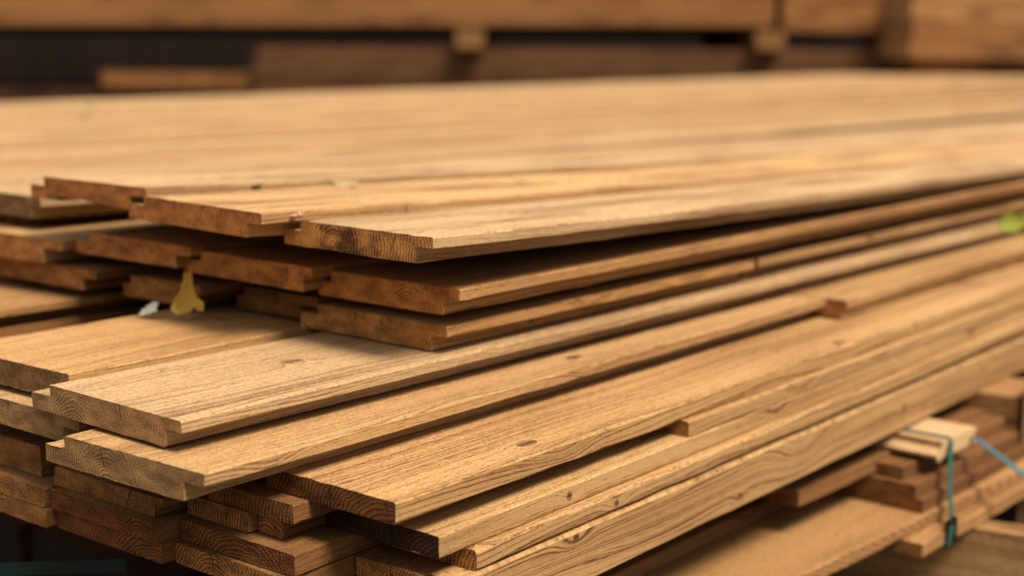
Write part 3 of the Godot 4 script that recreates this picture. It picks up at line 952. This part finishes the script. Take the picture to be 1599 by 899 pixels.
# ------------------------------------------------------------------ the packs behind, far out of focus
func make_background(fh: Vector3) -> void:
	var right := Vector3(-fh.z, 0, fh.x)
	var eye := Vector3(0, 0.75, 0)
	var spot := func(r: float, d: float, y: float) -> Vector3:
		return Vector3(eye.x, 0, eye.z) + (right * r + fh * d) * FAR + Vector3.UP * (eye.y + (y - eye.y) * FAR)
	var lie := 51.47
	var gu := "planks of the raised pack behind the stack"
	var glow := "planks of the low reddish pack behind the stack"
	var rowname := ["lowest", "second", "third", "fourth", "fifth"]
	for k in 5:
		for part in 2:
			var p: Vector3 = spot.call(-3.1 if part == 0 else 0.96, 5.0 + (0.004 * k), 0.913 + 0.0475 * k)
			board("pack_plank", "%s plank of the raised pack, %s the second bearer block" % [rowname[k], "left of" if part == 0 else "right of"], gu,
				{"x": p.x, "y": p.y, "z": p.z, "yaw": lie + (0.4 if part == 0 else 3.0), "w": FAR * 0.26, "t": FAR * 0.046, "len": FAR * (4.02 if part == 0 else 2.2), "kind": "square", "tex": (k + part * 3) % 7, "end": 8 + k, "tint": [Color(0.62, 0.52, 0.42), Color(0.66, 0.56, 0.45), Color(0.62, 0.52, 0.42), Color(0.6, 0.5, 0.4), Color(0.66, 0.56, 0.45)][k], "end_tint": BROWN_END, "cat": "plank", "u": 0.17 * k, "pitch": 0.25 if part == 0 else -1.2, "fine": false}, false)
	for part in 2:
		var p: Vector3 = spot.call(-3.1 if part == 0 else 0.96, 5.27, 0.915)
		board("pack_plank", "dark underside of the raised pack, %s the second bearer block" % ["left of", "right of"][part], "undersides of the raised pack",
			{"x": p.x, "y": p.y, "z": p.z, "yaw": lie, "w": FAR * 1.36, "t": FAR * 0.046, "len": FAR * (4.02 if part == 0 else 2.2), "kind": "square", "tex": 3, "end": 8, "tint": BROWN, "end_tint": BROWN_END, "cat": "plank", "fine": false}, false)
	# bearer blocks, seen end on
	var bl := ["bearer block between the packs behind the stack, middle of the picture", "bearer block between the packs behind the stack, right of the middle one"]
	for k in 2:
		var p: Vector3 = spot.call([-0.105, 0.955][k], 4.94, 0.866)
		board("bearer_block", bl[k], "bearer blocks between the packs",
			{"x": p.x, "y": p.y, "z": p.z, "yaw": -38.53, "w": FAR * 0.098, "t": FAR * 0.066, "len": FAR * 1.5, "kind": "square", "tex": 4, "end": 6 + k, "tint": AMBER, "end_tint": AMBER, "cat": "block", "fine": false}, false)
	var reds := [Color(0.50, 0.40, 0.33), Color(0.46, 0.39, 0.34), Color(0.52, 0.42, 0.35), Color(0.46, 0.40, 0.36), Color(0.50, 0.42, 0.36)]
	for k in 10:
		var p: Vector3 = spot.call(-0.93 + rng.randf_range(-0.02, 0.02), 5.0 + rng.randf_range(0.0, 0.02), 0.800 - 0.024 * k)
		board("pack_plank", "plank number %s from the top of the low reddish pack" % ["one", "two", "three", "four", "five", "six", "seven", "eight", "nine", "ten"][k], glow,
			{"x": p.x, "y": p.y, "z": p.z, "yaw": lie, "w": FAR * 0.28, "t": FAR * 0.0225, "len": FAR * 3.1, "kind": "square", "tex": k % 7, "end": 8 + k, "tint": reds[k % 5], "end_tint": BROWN_END, "cat": "plank", "u": rng.randf(), "fine": false}, false)
	var q: Vector3 = spot.call(-0.93, 5.0, 0.560)
	board("timber_stack", "timber base under the low reddish pack, hidden by the stack", "",
		{"x": q.x, "y": q.y, "z": q.z, "yaw": lie, "w": FAR * 1.2, "t": q.y, "len": FAR * 3.1, "kind": "square", "tex": 3, "end": 9, "tint": BROWN, "end_tint": DARK_END, "cat": "timber", "fine": false}, false)
	q = spot.call(-0.93, 5.29, 0.800)
	board("timber_stack", "top planks of the low reddish pack under the dark slit", "",
		{"x": q.x, "y": q.y, "z": q.z, "yaw": lie, "w": FAR * 1.1, "t": FAR * 0.23, "len": FAR * 3.1, "kind": "square", "tex": 6, "end": 9, "tint": BROWN, "end_tint": DARK_END, "cat": "timber", "fine": false}, false)
	# a lower plank to the left of it, in the dark opening
	q = spot.call(-1.48, 5.02, 0.712)
	board("pack_plank", "blurred plank lying alone in the dark opening at the left", "",
		{"x": q.x, "y": q.y, "z": q.z, "yaw": lie, "w": FAR * 0.30, "t": FAR * 0.060, "len": FAR * 0.53, "kind": "square", "tex": 6, "end": 9, "tint": Color(0.58, 0.48, 0.38), "end_tint": DARK_END, "cat": "plank", "fine": false}, false)
	q = spot.call(-3.0, 5.06, 0.650)
	board("timber_stack", "dark timber base under the plank in the dark opening", "",
		{"x": q.x, "y": q.y, "z": q.z, "yaw": lie, "w": FAR * 1.2, "t": q.y, "len": FAR * 2.05, "kind": "square", "tex": 3, "end": 9, "tint": Color(0.304, 0.212, 0.166), "end_tint": DARK_END, "cat": "timber", "fine": false}, false)
	# the nearer pack at the right
	for k in 4:
		q = spot.call(1.33 + 0.01 * (k % 2), 4.7, 0.832 + 0.062 * k)
		board("pack_plank", "%s plank of the tan pack at the top right corner" % rowname[k], "planks of the tan pack at the right",
			{"x": q.x, "y": q.y, "z": q.z, "yaw": lie - 4.0, "w": FAR * 0.5, "t": FAR * 0.060, "len": FAR * 1.6, "kind": "square", "tex": (k * 2) % 7, "end": 10 + k, "tint": [Color(0.62, 0.53, 0.44), Color(0.66, 0.57, 0.48), AMBER, AMBER][k], "end_tint": GREY_END, "cat": "plank", "fine": false}, false)
	q = spot.call(1.36, 4.74, 0.770)
	board("timber_stack", "timber base under the tan pack at the right", "",
		{"x": q.x, "y": q.y, "z": q.z, "yaw": lie - 4.0, "w": FAR * 0.5, "t": q.y, "len": FAR * 1.6, "kind": "square", "tex": 3, "end": 9, "tint": Color(0.616, 0.488, 0.386), "end_tint": DARK_END, "cat": "timber", "fine": false}, false)
	# boarded wall of the shed behind the packs
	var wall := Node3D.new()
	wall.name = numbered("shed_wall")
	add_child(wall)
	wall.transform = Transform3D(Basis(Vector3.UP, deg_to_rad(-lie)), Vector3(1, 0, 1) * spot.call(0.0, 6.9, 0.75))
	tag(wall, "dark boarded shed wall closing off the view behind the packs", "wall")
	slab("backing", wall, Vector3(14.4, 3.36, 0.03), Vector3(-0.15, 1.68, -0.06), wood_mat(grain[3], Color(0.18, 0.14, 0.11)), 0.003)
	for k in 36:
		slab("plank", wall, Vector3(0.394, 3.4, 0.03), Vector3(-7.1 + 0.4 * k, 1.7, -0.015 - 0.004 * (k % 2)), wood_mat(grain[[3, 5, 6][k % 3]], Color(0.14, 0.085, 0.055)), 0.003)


# ------------------------------------------------------------------ petals, leaves and chips
# A thin curled sheet. shape: pairs of [left, right] half widths along the length; the sheet has a real thickness.
func petal(called: String, label: String, cat: String, xf: Transform3D, length: float, shape: Array, cup: float, curl: float, crumple: float, seed_: int, mat: Material, thick := 0.0004, fold := 0.0, notch := 0.0) -> MeshInstance3D:
	var nx := 16
	var ny := 12
	var n := FastNoiseLite.new()
	n.seed = seed_
	n.frequency = 0.9
	var grid := []
	for i in nx + 1:
		var row := []
		var f := i / float(nx)
		var s := f * (shape.size() - 1)
		var s0 := mini(int(s), shape.size() - 2)
		var fr: float = smoothstep(0.0, 1.0, s - s0) * 0.5 + (s - s0) * 0.5
		var l: float = lerpf(shape[s0][0], shape[s0 + 1][0], fr)
		var r: float = lerpf(shape[s0][1], shape[s0 + 1][1], fr)
		for j in ny + 1:
			var g := j / float(ny)
			var z := lerpf(l, r, g)
			var e := g * 2.0 - 1.0
			var y := cup * (e * e) * sin(f * PI * 0.9 + 0.15) + curl * (f - 0.3) * (f - 0.3) + fold * absf(e) * f
			y += n.get_noise_2d(f * 4.0, g * 4.0) * crumple
			row.append(Vector3(f * length * (1.0 - notch * f * f * exp(-pow((e + 0.22) / 0.20, 2.0))) + n.get_noise_2d(f * 5.0 + 9.0, g * 5.0) * crumple * 0.5, y, z))
		grid.append(row)
	var norms := []
	for i in nx + 1:
		var row := []
		for j in ny + 1:
			var a: Vector3 = grid[mini(i + 1, nx)][j] - grid[maxi(i - 1, 0)][j]
			var c: Vector3 = grid[i][mini(j + 1, ny)] - grid[i][maxi(j - 1, 0)]
			var m := c.cross(a)
			row.append(m.normalized() if m.length() > 1e-12 else Vector3.UP)
		norms.append(row)
	var st := SurfaceTool.new()
	st.begin(Mesh.PRIMITIVE_TRIANGLES)
	for face in [1.0, -1.0]:
		for i in nx:
			for j in ny:
				var ids := [[i, j], [i + 1, j], [i + 1, j + 1], [i, j + 1]]
				var order := [0, 1, 2, 0, 2, 3] if face > 0.0 else [0, 2, 1, 0, 3, 2]
				for q in order:
					var id: Array = ids[q]
					var nn: Vector3 = norms[id[0]][id[1]]
					st.set_normal(nn * face)
					st.set_uv(Vector2(id[0] / float(nx), id[1] / float(ny)))
					st.add_vertex(grid[id[0]][id[1]] + nn * face * thick * 0.5)
	# rim
	var rim := []
	for i in nx + 1:
		rim.append([i, 0])
	for j in range(1, ny + 1):
		rim.append([nx, j])
	for i in range(nx - 1, -1, -1):
		rim.append([i, ny])
	for j in range(ny - 1, 0, -1):
		rim.append([0, j])
	for k in rim.size():
		var a: Array = rim[k]
		var c: Array = rim[(k + 1) % rim.size()]
		var pa: Vector3 = grid[a[0]][a[1]]
		var pc: Vector3 = grid[c[0]][c[1]]
		var na: Vector3 = norms[a[0]][a[1]] * thick * 0.5
		var nc: Vector3 = norms[c[0]][c[1]] * thick * 0.5
		var v := [pa + na, pc + nc, pc - nc, pa - na]
		var nr: Vector3 = (v[1] - v[0]).cross(v[2] - v[0])
		nr = -nr.normalized() if nr.length() > 1e-14 else Vector3.UP
		for q in [0, 1, 2, 0, 2, 3]:
			st.set_normal(nr)
			st.add_vertex(v[q])
	var o := put(called, st.commit(), mat)
	o.transform = xf
	tag(o, label, cat)
	return o


func petal_mat(c: Color, through: Color) -> StandardMaterial3D:
	var m := plain(c, 0.55, 0.4)
	m.backlight_enabled = true
	m.backlight = through
	return m


func facing(dir: Vector3, up: Vector3, at: Vector3) -> Transform3D:
	# local x along dir, local y towards up
	var x := dir.normalized()
	var z := x.cross(up).normalized()
	var y := z.cross(x)
	return Transform3D(Basis(x, y, z), at)


func make_debris() -> void:
	var white := petal_mat(Color(0.74, 0.73, 0.69), Color(0.2, 0.2, 0.18))
	var cream := petal_mat(Color(0.60, 0.52, 0.36), Color(0.4, 0.34, 0.22))
	# crumpled white petal on the golden board
	petal("flower_petal", "crumpled white petal on the golden board beside the hanging leaf", "petal", facing(Vector3(0.35, 0.30, 0.90), Vector3(-0.55, 0.75, 0.2), Vector3(0.690, 0.5420, -0.9440)), 0.0190, [[-0.0012, 0.0012], [-0.0030, 0.0035], [-0.0045, 0.0050], [-0.0058, 0.0058], [-0.0050, 0.0048]], 0.0034, 0.006, 0.0024, 3, white, 0.0005)
	# ochre leaf hanging between the ends
	var ochre := petal_mat(Color(0.72, 0.58, 0.24), Color(0.45, 0.34, 0.10))
	petal("hanging_leaf", "ochre two-lobed leaf hanging from the gap between dark board ends", "leaf", facing(Vector3(-0.10, -1.0, 0.28), Vector3(-0.86, 0.1, 0.5), Vector3(0.7105, 0.5790, -0.9055)), 0.0335, [[-0.0030, 0.0030], [-0.0032, 0.0042], [-0.0040, 0.0062], [-0.0050, 0.0095], [-0.0075, 0.0130], [-0.0125, 0.0165], [-0.0115, 0.0130]], 0.0030, 0.003, 0.0022, 8, ochre, 0.0005, 0.004, 0.13)
	# on the top layer
	petal("flower_petal", "domed translucent cream petal on the second board of the top layer", "petal", facing(Vector3(0.62, 0.0, 0.78), Vector3(0, 1, 0), Vector3(0.897, 0.6372, -0.930)), 0.025, [[-0.003, 0.003], [-0.008, 0.008], [-0.010, 0.010], [-0.008, 0.008], [-0.003, 0.003]], -0.0045, -0.003, 0.0008, 12, cream, 0.0006).position.y += 0.0035
	petal("flower_petal", "flat dry cream petal near the edge of the second top board", "petal", facing(Vector3(0.62, 0.05, 0.78), Vector3(0, 1, 0), Vector3(0.800, 0.6412, -0.938)), 0.017, [[-0.002, 0.002], [-0.005, 0.004], [-0.005, 0.005], [-0.002, 0.002]], 0.002, 0.004, 0.001, 15, cream)
	petal("flower_petal", "far blurred white petal on the back of the top layer", "petal", facing(Vector3(0.62, 0.25, 0.78), Vector3(-0.5, 1, 0.3), Vector3(1.655, 0.640, -2.44)), 0.036, [[-0.01, 0.01], [-0.022, 0.022], [-0.024, 0.022], [-0.01, 0.012]], 0.010, 0.010, 0.003, 17, cream, 0.0006)
	petal("flower_petal", "shrivelled pinkish petal on the tongue of the front top board", "petal", facing(Vector3(0.3, 0.10, 1.0), Vector3(-0.2, 1, 0.1), Vector3(0.7010, 0.6345, -0.7700)), 0.011, [[-0.001, 0.001], [-0.0035, 0.003], [-0.004, 0.004], [-0.002, 0.0015]], 0.0030, 0.004, 0.0022, 21, petal_mat(Color(0.72, 0.55, 0.47), Color(0.2, 0.12, 0.1)), 0.0008)
	# green leaf caught at the right
	var leaf := Node3D.new()
	leaf.name = numbered("green_leaf")
	add_child(leaf)
	leaf.transform = facing(Vector3(0.35, 0.15, 0.55), Vector3(-0.6, 0.5, 0.5), Vector3(1.562, 0.570, -0.540))
	tag(leaf, "small yellow green leaf sticking out between the boards at the right edge", "leaf")
	var blade := petal("blade", "", "", Transform3D.IDENTITY, 0.034, [[-0.001, 0.001], [-0.010, 0.010], [-0.013, 0.013], [-0.009, 0.009], [-0.001, 0.001]], 0.004, 0.006, 0.001, 31, petal_mat(Color(0.46, 0.48, 0.10), Color(0.25, 0.27, 0.04)))
	remove_child(blade)
	leaf.add_child(blade, true)
	blade.name = "blade"
	blade.transform = Transform3D.IDENTITY
	var ss := SurfaceTool.new()
	ss.begin(Mesh.PRIMITIVE_TRIANGLES)
	tube(ss, Vector3(-0.03, -0.004, 0), Vector3(0.004, 0.001, 0), 0.0009, 0.0007)
	put("stalk", ss.commit(), plain(Color(0.50, 0.52, 0.18)), leaf)
	# pale chip in the gap
	var chip := Node3D.new()
	chip.name = numbered("wood_chip")
	add_child(chip)
	chip.transform = Transform3D(Basis(Vector3(1, 0.2, 0.4).normalized(), 0.55), Vector3(0.775, 0.5065, -1.160))
	tag(chip, "pale wood chip leaning in the open gap between the boards", "wood chip")
	slab("body", chip, Vector3(0.005, 0.021, 0.0022), Vector3.ZERO, wood_mat(grain[6], PALE), 0.0005)
	# splinter on the bright board
	var sps := [[Vector3(0.775, 0.5399, -0.756), Vector3(0.030, 0.0012, 0.009), "long dark splinter lying on the bright knotted board"], [Vector3(0.713, 0.5402, -0.905), Vector3(0.012, 0.004, 0.018), "thin brown twig beside the white petal"], [Vector3(0.728, 0.5402, -0.893), Vector3(-0.006, 0.002, 0.020), "second thin brown twig beside the white petal"]]
	for k in sps.size():
		var s2 := SurfaceTool.new()
		s2.begin(Mesh.PRIMITIVE_TRIANGLES)
		var a: Vector3 = sps[k][0]
		var d: Vector3 = sps[k][1]
		tube(s2, a, a + d * 0.5 + Vector3(0, 0.0008, 0.0006), 0.0004, 0.0005)
		tube(s2, a + d * 0.5 + Vector3(0, 0.0008, 0.0006), a + d, 0.0005, 0.0002)
		var o := put("splinter", s2.commit(), plain(Color(0.42, 0.27, 0.13)))
		tag(o, sps[k][2], "splinter")
